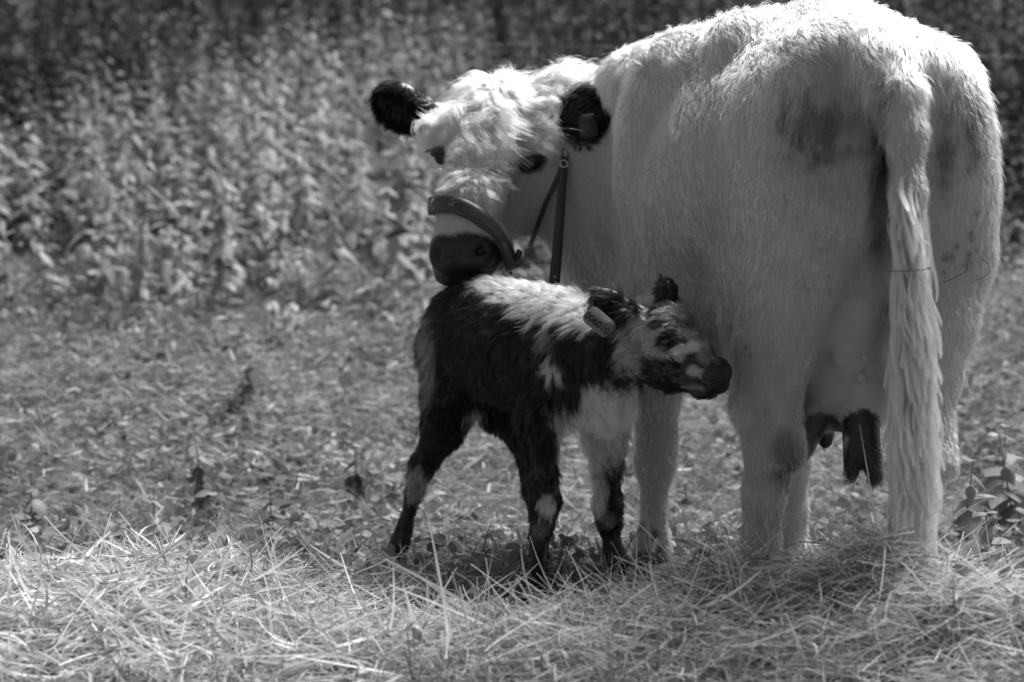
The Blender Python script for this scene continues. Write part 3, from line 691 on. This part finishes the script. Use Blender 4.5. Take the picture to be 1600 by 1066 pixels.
for k_ in range(26): kp(RNG.uniform(1010, 1105), RNG.uniform(475, 560), RNG.uniform(3, 9), RNG.uniform(3, 8), RNG.choice([.01, .01, .3, .45]), .5, .8, .5, .03)
kp(1020, 535, 9, 20, .34, .5, 1, .25, .04); kp(1036, 552, 18, 9, .30, .5, 1, .25, .04)
kp(1062, 546, 18, 7, .5, .5, 1, .25, .04); kp(1084, 542, 9, 8, .5, .5, 1, .25, .04); kp(1058, 560, 10, 6, .35, .5, 1, .25, .04)
kp(1082, 580, 8, 8, .42, .5, 1, .25, .04); kp(1098, 585, 9, 6, .42, .5, 1, .25, .04); kp(1088, 606, 18, 3, .2, .5, 1, .2, .04)
kp(1042, 533, 15, 9, .012, .4, 1, .2, .03); kt.add(C(1124, 592, 4.40), (.040, .06, .036), .010, .15, 1, .06)
kp(1105, 618, 40, 5, .01, .4, 1, .1, .06)
kp(855, 792, 14, 16, .55, .5, 1, .3, .04); kp(848, 830, 12, 10, .15, .7, .8, .4, .04); kp(930, 700, 26, 40, .6, .4, 1, .2, .12, 5.04); kp(935, 765, 18, 50, .5, .4, 1, .2, .07, 5.07)
kp(968, 720, 12, 34, .02, .4, 1, .3, .06); kp(960, 845, 18, 26, .05, .7, .8, .4, .08); kp(962, 885, 20, 16, .01, .4, 1, .1, .1); kp(952, 815, 12, 16, .3, .8, .8, .4, .08)
kp(652, 760, 22, 34, .22, .4, 1, .2, .1); kp(668, 560, 14, 60, .14, .8, .8, .3, .08); kp(625, 850, 30, 26, .010, .4, 1, .1, .12)  # grey shank, backlit rump edge painted into the coat, dark hoof
kp(745, 645, 20, 10, .2, .6, .8, .3, .1)
kt.add(K_(1043, 533), (.028, .05, .018), .005, .3, 1, .15); kt.add(C(958, 480, 4.56), (.070, .06, .052), .006, .2, 1, .1); kt.add(C(1040, 455, 4.62), (.035, .04, .045), .006, .2, 1, .1)
calf = empty('calf', (.0, 5.0, 0), 'small black calf with white patches and an ear tag under the cow\'s head', 'calf')
mesh_np('body', KV, KQ, M_SKIN, calf, {'tone': skin_tone(kt, KV)})
def kdir(p, n):
    px, py = px_of(p); x, y, z = p.T
    d = np.tile(np.array([-.45, .45, -.75]), (len(p), 1))
    d = np.where((z > .66)[:, None], np.array([-.6, .6, -.3]), d)
    d = np.where((z < .42)[:, None], np.array([0, 0, -1.]), d)
    ch = (x > .10) & (z > .33) & (z < .6) & (y < 5.0); d = np.where(ch[:, None], np.array([.1, -.2, -1]), d)
    hd = (x > .26) & (z > .48) & (y < 4.7); d = np.where(hd[:, None], np.array([-.8, .5, .15]), d)
    return d+.5*np.stack([noise(p, .06, 0), noise(p, .07, 1), noise(p, .06, 2)], 1)
def klen(p, n):
    x, y, z = p.T; L = np.full(len(p), .030); L = np.where(z > .62, .036, L); L = np.where(z < .38, .020, L); L = np.where(z < .2, .012, L)
    ch = (x > .10) & (z > .33) & (z < .56) & (y < 5.05); L = np.where(ch, .040, L)
    hd = (x > .27) & (z > .48) & (y < 4.72); L = np.where(hd, .021, L)
    mz = np.linalg.norm((p-C(1122, 592, 4.40))/(.040, .06, .036), axis=1) < 1; L = np.where(mz, .0, L)
    L = np.where(hd & (x > .385), .009, L)
    ey = np.linalg.norm((p-C(1043, 533, 4.48))/(.016, .06, .010), axis=1) < 1; L = np.where(ey, 0, L)
    return np.where(z < .03, 0, L)
p, n = sample(KV, KQ, KN, 11000, cam_weight)
g1 = grow(p, n, kdir, klen, kt, 12, .0035, 6, lift=.42, clump=.8, jit=.35, wave=.08, root_r=.00052)
p, n = sample(KV, KQ, KN, 45000, cam_weight)
g2 = grow(p, n, kdir, lambda p, n: klen(p, n)*.7, kt, 1, .002, 4, lift=.45, clump=0, jit=.4, root_r=.0005)
curves_np('coat', *g1, M_FURK, calf); curves_np('undercoat', *g2, M_FURK, calf)
# crown tuft
c_ = K_(1012, 470); pp = c_+RNG.normal(size=(60, 3))*np.array([.014, .012, .006]); 
g3 = grow(pp, np.tile(unit(np.array([-.1, -.2, 1.])), (60, 1)), lambda p, n: RNG.normal(size=p.shape), lambda p, n: np.full(len(p), .024), lambda q: np.full(len(q), .45), 10, .003, 8, lift=1.1, clump=.8, jit=.4, wave=.3, wfreq=1.2, root_r=.0005)
curves_np('crown_tuft', *g3, M_FURK, calf)
c_ = K_(1043, 533); M_EYEC = plain('calf_eye', .004, .12, coat=.2); v_, q_ = uvsphere(c_+np.array([0, .000, 0]), (.0145, .012, .0115)); mesh_np('eye', v_, q_, M_EYEC, calf)
v_, q_ = uvsphere(C(1060, 525, 4.60), (.012, .012, .010)); mesh_np('eye', v_, q_, M_EYE, calf)
# calf ear tag with its number
tc_ = C(936, 503, 4.515); tx = unit(P(956, 522, 4.50)-P(916, 487, 4.53)); tz = unit(np.array([.45, .15, .75]))
v_, q_, un = card(tc_, tx, tz, .076, .045, .0022, .3)
et = mesh_np('ear_tag', v_, q_, M_TAG, calf, smooth=False)
if un[1] > 0: un = -un
uz_ = unit(tz-tx*(tz@tx))
fc = bpy.data.curves.new('tag_number', 'FONT'); fc.body = '006010'; fc.size = .024; fc.align_x = 'CENTER'; fc.align_y = 'CENTER'; fc.extrude = .0003; fc.offset = .0002
fo = bpy.data.objects.new('tag_number', fc); COL.objects.link(fo)
dg = bpy.context.evaluated_depsgraph_get(); fm = bpy.data.meshes.new_from_object(fo.evaluated_get(dg)); bpy.data.objects.remove(fo)
fm.name = 'tag_number'; fm.materials.clear(); fm.materials.append(M_INK)
tt = np.array([v.co[:] for v in fm.vertices]); cw = tc_+un*.0026-uz_*.006
W_ = cw+tt[:, :1]*tx+tt[:, 1:2]*uz_+tt[:, 2:]*un
fm.vertices.foreach_set('co', W_.astype(np.float32).ravel()); fm.update()
fo = bpy.data.objects.new('tag_number', fm); COL.objects.link(fo); fo.parent = et

# ================================================================== vegetation
def ribbons(base, dirs, L, w_, tone, droop, ns=4, bend=None, side=None, prof=None, fold=0.0):
    """n blades: strips with ns+1 stations; fold>0 adds a mid rib (leaf)"""
    n_ = len(base); t = np.linspace(0, 1, ns+1); dirs = unit(dirs)
    if side is None: side = RNG.normal(size=(n_, 3))
    side = unit(side-dirs*(side*dirs).sum(1, keepdims=True)); up = np.cross(side, dirs)
    prof = np.interp(t, [0, .2, .6, 1], [.6, 1, .8, .05]) if prof is None else np.interp(t, np.linspace(0, 1, len(prof)), prof)
    c_ = base[:, None]+dirs[:, None]*t[None, :, None]*L[:, None, None]
    c_[..., 2] -= droop[:, None]*L[:, None]*t[None]**2
    if bend is not None: c_ += bend[:, None]*(t[None, :, None]**2)*L[:, None, None]
    wv_ = side[:, None]*prof[None, :, None]*w_[:, None, None]*.5
    if fold:
        rows = np.stack([c_-wv_+up[:, None]*fold*w_[:, None, None]*prof[None, :, None], c_, c_+wv_+up[:, None]*fold*w_[:, None, None]*prof[None, :, None]], 2); m_ = 3
    else: rows = np.stack([c_-wv_, c_+wv_], 2); m_ = 2
    V_ = rows.reshape(-1, 3); st = (ns+1)*m_
    loc = np.concatenate([[[i*m_+j, i*m_+j+1, (i+1)*m_+j+1, (i+1)*m_+j] for j in range(m_-1)] for i in range(ns)])
    Q_ = (np.arange(n_)[:, None, None]*st+loc[None]).reshape(-1, 4)
    return V_, Q_, np.repeat(tone, st)
def joinr(*rs):
    V_, Q_, T_, o_ = [], [], [], 0
    for v, q, t in rs: V_.append(v); Q_.append(q+o_); T_.append(t); o_ += len(v)
    return np.concatenate(V_), np.concatenate(Q_), np.concatenate(T_)
def scatter(n_, y0, y1, power=1.0, margin=.25):
    y = y0+(y1-y0)*RNG.random(n_)**power; hw_ = y*800/F+margin; x = RNG.uniform(-1, 1, n_)*hw_
    return x, y
def onG(x, y, dz=0): return np.stack([x, y, gz(x, y)+dz], 1)

# short grass over the whole field
x, y = scatter(110000, 3.3, 10.4, 1.1); keep = RNG.random(len(x)) < np.clip(.5+1.0*noise(np.stack([x, y, 0*x], 1), .28, 1), .12, 1); x, y = x[keep], y[keep]
nh = np.zeros(len(x), bool)
for hx, hy in ((-.33, 5.45), (.055, 4.77), (.26, 5.13), (.385, 5.40)): nh |= (np.abs(x-hx+(hy-y)*hx/hy) < .08) & (y > hy-.40) & (y < hy+.03)
keep = ~nh | (RNG.random(len(x)) < .3); x, y = x[keep], y[keep]
n_ = len(x); tl = np.clip(.22+.08*noise(np.stack([x, y, 0*x], 1), .3, 0), .1, .4)*RNG.uniform(.6, 1.5, n_)
tl = np.where(RNG.random(n_) < .12, RNG.uniform(.35, .6, n_), tl)
r_ = ribbons(onG(x, y), np.stack([RNG.normal(0, .55, n_), RNG.normal(0, .55, n_), np.ones(n_)], 1), RNG.uniform(.04, .15, n_), RNG.uniform(.002, .006, n_), tl, RNG.uniform(.2, 1.1, n_), 5, bend=RNG.normal(0, .3, (n_, 3)))
tag(mesh_np('grass', r_[0], r_[1], M_GRASS, None, {'tone': r_[2]}), 'short trampled meadow grass covering the field', 'grass', kind='stuff')
# low broad-leaved ground cover
x, y = scatter(20000, 3.8, 10.6, .95); pn = noise(np.stack([x, y, 0*x], 1), .45, 2); keep = RNG.random(len(x)) < np.clip(.25+.9*pn+.35*(x > .9)+.2*(y > 7)+.35*((x < -.25) & (y > 5.3) & (y < 7)), .03, 1)*np.where((y < 4.9) & (x < 1.0), .08, 1); x, y = x[keep], y[keep]; n_ = len(x)
r_ = ribbons(onG(x, y, .0)+np.stack([0*x, 0*x, RNG.uniform(.01, .09, n_)], 1), np.stack([RNG.normal(0, 1, n_), RNG.normal(0, 1, n_), RNG.uniform(-.6, .9, n_)], 1), RNG.uniform(.02, .062, n_), RNG.uniform(.012, .040, n_), RNG.uniform(.12, .30, n_), RNG.uniform(0, .4, n_), 5,
             side=np.stack([RNG.normal(0, 1, n_), RNG.normal(0, 1, n_), RNG.normal(0, .8, n_)], 1), prof=[.05, .75, 1, .85, .5, .03], fold=.12)
tag(mesh_np('ground_cover', r_[0], r_[1], M_PLANT, None, {'tone': r_[2]}), 'low broad leaved weeds growing among the grass', 'ground cover', kind='stuff')
# bleached litter: dead leaves and chopped stems in the sunlit strip
x, y = scatter(27000, 4.6, 9.9, .85); w8 = np.exp(-((y-8.0)/1.2)**2)*(x < .6)+.25; keep = RNG.random(len(x)) < w8; x, y = x[keep], y[keep]; n_ = len(x)
r_ = ribbons(onG(x, y, .012)+np.stack([0*x, 0*x, RNG.uniform(0, .04, n_)], 1), np.stack([RNG.normal(0, 1, n_), RNG.normal(0, .7, n_), RNG.normal(0, .25, n_)], 1), RNG.uniform(.03, .11, n_), RNG.uniform(.004, .013, n_), RNG.uniform(.14, .52, n_), RNG.uniform(-.2, .3, n_), 4)
tag(mesh_np('leaf_litter', r_[0], r_[1], M_HAY, None, {'tone': r_[2]}), 'bleached stems and dead leaves littering the sunlit turf', 'litter', kind='stuff')

# hay: stalks as bent round strands plus flat blades
def hay(n_, x, y, z_up, Lr, flat, rr=(.0005, .0013), mp=8):
    base = onG(x, y)+np.stack([0*x, 0*x, RNG.random(n_)**1.6*z_up], 1)
    th = RNG.uniform(0, 6.283, n_); d = np.stack([np.cos(th), np.sin(th)*.8, RNG.normal(0, flat, n_)], 1); d = unit(d)
    L = RNG.uniform(*Lr, n_); bend = RNG.normal(0, .55, (n_, 3)); bend[:, 2] = RNG.normal(-.12, .25, n_)
    t = np.linspace(-.5, .5, mp)[None, :, None]; kink = RNG.normal(0, .5, (n_, 1, 3))*np.maximum(0, t-RNG.uniform(-.3, .4, (n_, 1, 1)))
    pts = base[:, None]+L[:, None, None]*(d[:, None]*t+bend[:, None]*(t*t-.08)+kink)
    g = gz(pts[..., 0], pts[..., 1]); pts[..., 2] = np.maximum(pts[..., 2], g+.002)
    return pts, RNG.uniform(*rr, n_)[:, None]*np.ones((1, mp))*np.linspace(1.1, .7, mp)[None], np.clip(RNG.uniform(.12, 1.0, n_), .08, .9)
def gauss2(n_, c, s_): return c[0]+RNG.normal(0, s_[0], n_), c[1]+RNG.normal(0, s_[1], n_)
HOOF = np.array([(-.33, 5.45), (.055, 4.77), (.26, 5.13), (.385, 5.40)])
def offhoof(x, y, keep=.06):
    bad = np.zeros(len(x), bool)
    for hx, hy in HOOF: bad |= (np.abs(x-hx+(hy-y)*hx/hy) < .085) & (y > hy-.55) & (y < hy+.03)
    return ~bad | (RNG.random(len(x)) < keep)
def hfilter(g):
    k_ = offhoof(g[0][:, 4, 0], g[0][:, 4, 1]); return g[0][k_], g[1][k_], g[2][k_]
parts = []
for n_, c, s_, zu, fl in ((7500, (.74, 4.16), (.36, .17), .05, .28), (4500, (.35, 4.12), (.30, .14), .04, .25), (2200, (1.05, 4.0), (.22, .15), .03, .3),
                          (2600, (-.95, 4.55), (.36, .24), .07, .3), (2500, (-.75, 4.12), (.42, .15), .06, .3), (1600, (-.35, 4.15), (.35, .12), .04, .25), (1100, (.05, 4.28), (.4, .13), .02, .25)):
    x, y = gauss2(n_, c, s_); parts.append(hay(n_, x, y, zu, (.04, .18 if c[0] < 0 else .22), fl, (.0005, .0013) if c[0] > 0 else (.0006, .0021)))
x, y = scatter(5500, 3.8, 9.2, 1.0); parts.append(hay(len(x), x, y, .03, (.03, .13), .22, (.0006, .0016)))
hp_ = hfilter(merge(*parts))
tag(curves_np('hay_stalks', hp_[0], hp_[1], hp_[2], M_HAY), 'loose dry hay stalks strewn in the foreground and heaped round the cow\'s hooves', 'hay', kind='stuff')
rs = []
for n_, c, s_, L_, w_ in ((1300, (-.95, 4.55), (.36, .24), (.03, .11), (.004, .011)), (1500, (-.75, 4.12), (.42, .15), (.03, .12), (.004, .010)), (500, (-.35, 4.12), (.35, .12), (.05, .18), (.004, .010)),
                          (1000, (.6, 4.15), (.42, .17), (.04, .14), (.0025, .006)), (300, (.1, 4.25), (.3, .12), (.05, .16), (.003, .006))):
    x, y = gauss2(n_, c, s_); kk = offhoof(x, y, 0); x, y = x[kk], y[kk]; n_ = len(x); rs.append(ribbons(onG(x, y, .02)+np.stack([0*x, 0*x, RNG.uniform(0, .05, n_)], 1), np.stack([RNG.normal(0, 1, n_), RNG.normal(0, .7, n_), RNG.normal(.0, .28, n_)], 1), RNG.uniform(*L_, n_), RNG.uniform(*w_, n_), RNG.uniform(.35, .85, n_), RNG.uniform(-.1, .5, n_), 6, bend=RNG.normal(0, .55, (n_, 3)), prof=[.7, 1, 1, .9, .7, .3]))
r_ = joinr(*rs)
tag(mesh_np('hay_blades', r_[0], r_[1], M_HAY, None, {'tone': r_[2]}), 'flat bleached blades lying on the hay in the foreground', 'hay', kind='stuff')

# nettles
def nettle(bx, by, h_, rs_, tone=.2, leafL=.08, thin=1.0):
    """one plant: returns stem path and leaf arrays"""
    b0 = np.array([bx, by, float(gz(np.array([bx]), np.array([by]))[0])-.01]); lean = rs_.normal(0, .10, 2)
    tip = b0+np.array([lean[0]*h_, lean[1]*h_, h_]); k = max(3, int(h_/.065*thin)); t = np.linspace(.22, 1, k)
    lb, ld, ll = [], [], []
    for i, tt_ in enumerate(t):
        a0 = (i % 2)*1.57+rs_.normal(0, .25)
        for s_ in (0, 3.1416):
            a_ = a0+s_; lb.append(b0+(tip-b0)*tt_); ld.append([math.cos(a_), math.sin(a_), rs_.uniform(-.8, .6) if tt_ < .97 else .9])
            ll.append(leafL*rs_.uniform(.75, 1.2)*(1.15-.75*max(0, tt_-.45)/.55))
    return b0, tip, np.array(lb), np.array(ld), np.array(ll)
def leaf_mesh(lb, ld, ll, tone, wr=.52):
    n_ = len(lb); side = np.stack([-ld[:, 1], ld[:, 0], RNG.normal(0, .3, n_)], 1)
    return ribbons(lb, ld, ll, ll*wr, tone, np.full(n_, .45)+RNG.normal(0, .15, n_), 5, side=side, prof=[.08, .8, 1, .8, .45, .02], fold=.14)
def stem_mesh(b0, tip, r0):
    n_ = len(b0); d = tip-b0; L = np.linalg.norm(d, axis=1)
    a_ = ribbons(b0, d, L, np.full(n_, r0*2), np.full(n_, .09), np.zeros(n_), 2, side=np.tile([1., 0, 0], (n_, 1)), prof=[1, .8, .4])
    b_ = ribbons(b0, d, L, np.full(n_, r0*2), np.full(n_, .09), np.zeros(n_), 2, side=np.tile([0., 1, 0], (n_, 1)), prof=[1, .8, .4])
    return joinr(a_, b_)
rs_ = np.random.default_rng(21)
LB, LD, LL, LT, SB, STp = [], [], [], [], [], []
x, y = scatter(3000, 8.5, 19.5, 1.25, .6)
edge = 8.75+.35*np.sin(x*1.3+.5)+.3*noise(np.stack([x, 0*x, 0*x], 1), .35)+.5*np.clip(x-.8, 0, 3)
for bx, by, ed in zip(x, y, edge):
    q = np.array([[bx, by, 0]]); den = .75+.45*noise(q, 1.1, 1)[0]
    if by < ed: continue
    # shade high on the bank, left and right, painted into the leaf tone
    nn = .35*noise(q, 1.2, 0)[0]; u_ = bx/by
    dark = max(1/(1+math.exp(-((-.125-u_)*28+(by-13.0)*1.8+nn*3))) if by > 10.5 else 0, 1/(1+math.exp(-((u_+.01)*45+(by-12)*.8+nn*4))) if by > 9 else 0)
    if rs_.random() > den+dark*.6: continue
    h_ = rs_.uniform(.45, .9)*(.22+.72*min(1, (by-ed)/2.6))
    b0, tp, lb, ld, ll = nettle(bx, by, h_, rs_, leafL=(.07+.035*min(1, (by-ed)/1.2)) if by < 11 else .095, thin=1.0 if by < 12 or dark > .5 else .75)
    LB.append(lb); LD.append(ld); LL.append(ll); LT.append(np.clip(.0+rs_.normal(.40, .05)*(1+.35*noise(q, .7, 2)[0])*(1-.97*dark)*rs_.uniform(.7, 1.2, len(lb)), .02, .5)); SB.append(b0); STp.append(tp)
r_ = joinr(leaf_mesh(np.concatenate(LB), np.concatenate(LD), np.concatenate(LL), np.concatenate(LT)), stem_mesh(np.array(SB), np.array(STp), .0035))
tag(mesh_np('nettle_bed', r_[0], r_[1], M_PLANT, None, {'tone': r_[2]}), 'dense bed of nettles covering the bank behind the cow', 'nettles', kind='stuff')

# individual plants one can point to
def plant(name, px, py, Y, h_, leafL, tone, label, cat, group, seed, wr=.6):
    r2 = np.random.default_rng(seed); b = P(px, py, Y); b0, tp, lb, ld, ll = nettle(b[0], b[1], h_, r2, leafL=leafL, thin=1.9 if name == 'weed_plant' else 1.1)
    ld[:, 2] += r2.uniform(-.7, .3, len(ld)); ll = ll*r2.uniform(.6, 1.15, len(ll))
    root = empty(name, tuple(b0), label, cat, group)
    v, q, t_ = leaf_mesh(lb, ld, ll, np.clip(tone*r2.uniform(.6, 1.4, len(lb)), .04, .5), wr); mesh_np('leaves', v, q, M_PLANT, root, {'tone': t_})
    path = np.stack([b0+(tp-b0)*s for s in np.linspace(0, 1, 6)])[None]; curves_np('stem', path, .003*np.linspace(1, .5, 6), np.array([.07]), M_PLANT, root)
# front row of nettles by their foot in the photograph
row = [(15, 430, .55), (75, 440, .60), (150, 500, .62), (212, 470, .70), (250, 430, .6), (345, 470, .66), (430, 455, .5), (520, 450, .5), (590, 430, .5)]
where = ['at the left edge of the field', 'second from the left edge', 'third from the left, its foot lowest of the row', 'fourth from the left, tallest with a dark stem', 'behind the tall dark stemmed one', 'sixth from the left, standing upright',
         'seventh from the left', 'eighth from the left', 'nearest to the cow\'s muzzle']
for i, (px, py, h_) in enumerate(row):
    Yb = 8.8 if py > 460 else 9.1
    plant('nettle_plant', px, py, Yb, h_+.15, .10, .27, 'nettle in the front row, '+where[i], 'nettle', 'nettles along the front of the bank', 100+i)
low = [(425, 800, 5.9, .16, .10, .16, 'low three leafed weed in the grass left of the calf\'s hind hoof'), (240, 790, 5.9, .17, .08, .25, 'small weed with round leaves behind the hay at the left'),
       (50, 800, 6.0, .2, .075, .17, 'pale round leafed weed near the left edge'), (560, 720, 6.4, .16, .09, .06, 'dark leafed weed beside the calf\'s hind leg'), (320, 770, 6.2, .30, .10, .2, 'tall thin weed with drooping leaves left of the calf'),
       (380, 560, 7.4, .22, .10, .2, 'broad leafed weed at the foot of the nettles'), (1075, 720, 6.2, .12, .06, .09, 'dark leafed weed showing behind the cow\'s front leg'),
       (1545, 930, 4.75, .24, .11, .25, 'large leafed nettle at the right edge of the hay'), (1500, 840, 5.4, .30, .10, .25, 'leafy nettle to the right of the cow\'s tail'), (1590, 800, 5.8, .32, .10, .25, 'leafy nettle at the right edge of the field'),
       (1565, 740, 6.2, .3, .10, .25, 'leafy nettle level with the cow\'s hock'), (1235, 870, 4.15, .05, .05, .3, 'jagged leafed sprig on top of the hay by the cow\'s hind leg')]
for i, (px, py, Y, h_, lf, tn, lab) in enumerate(low):
    plant('weed_plant', px, py, Y, h_, lf, tn, lab, 'weed', 'broad leaved weeds in the grass', 300+i, .8)

# electric fence wire strung across in front of the bank
wp = np.stack([P(-260, 38, 9.0)]+[P(a_, b_, 9.0) for a_, b_ in ((0, 46), (300, 52), (720, 68), (1100, 77), (1550, 88), (1900, 98))])
wpath = smoothpath(wp, 40)
wt = np.stack([wpath+np.array([0, math.cos(a_)*.0013, math.sin(a_)*.0013]) for a_ in np.linspace(0, 6.283, 7)[:-1]], 1).reshape(-1, 3)
i = np.arange(39)[:, None]*6+np.arange(6)[None]; j = np.arange(39)[:, None]*6+(np.arange(6)+1)[None] % 6
fw = mesh_np('fence_wire', wt, np.stack([i, j, j+6, i+6], -1).reshape(-1, 4), M_WIRE)
tag(fw, 'thin electric fence wire stretched across in front of the bank', 'fence wire')
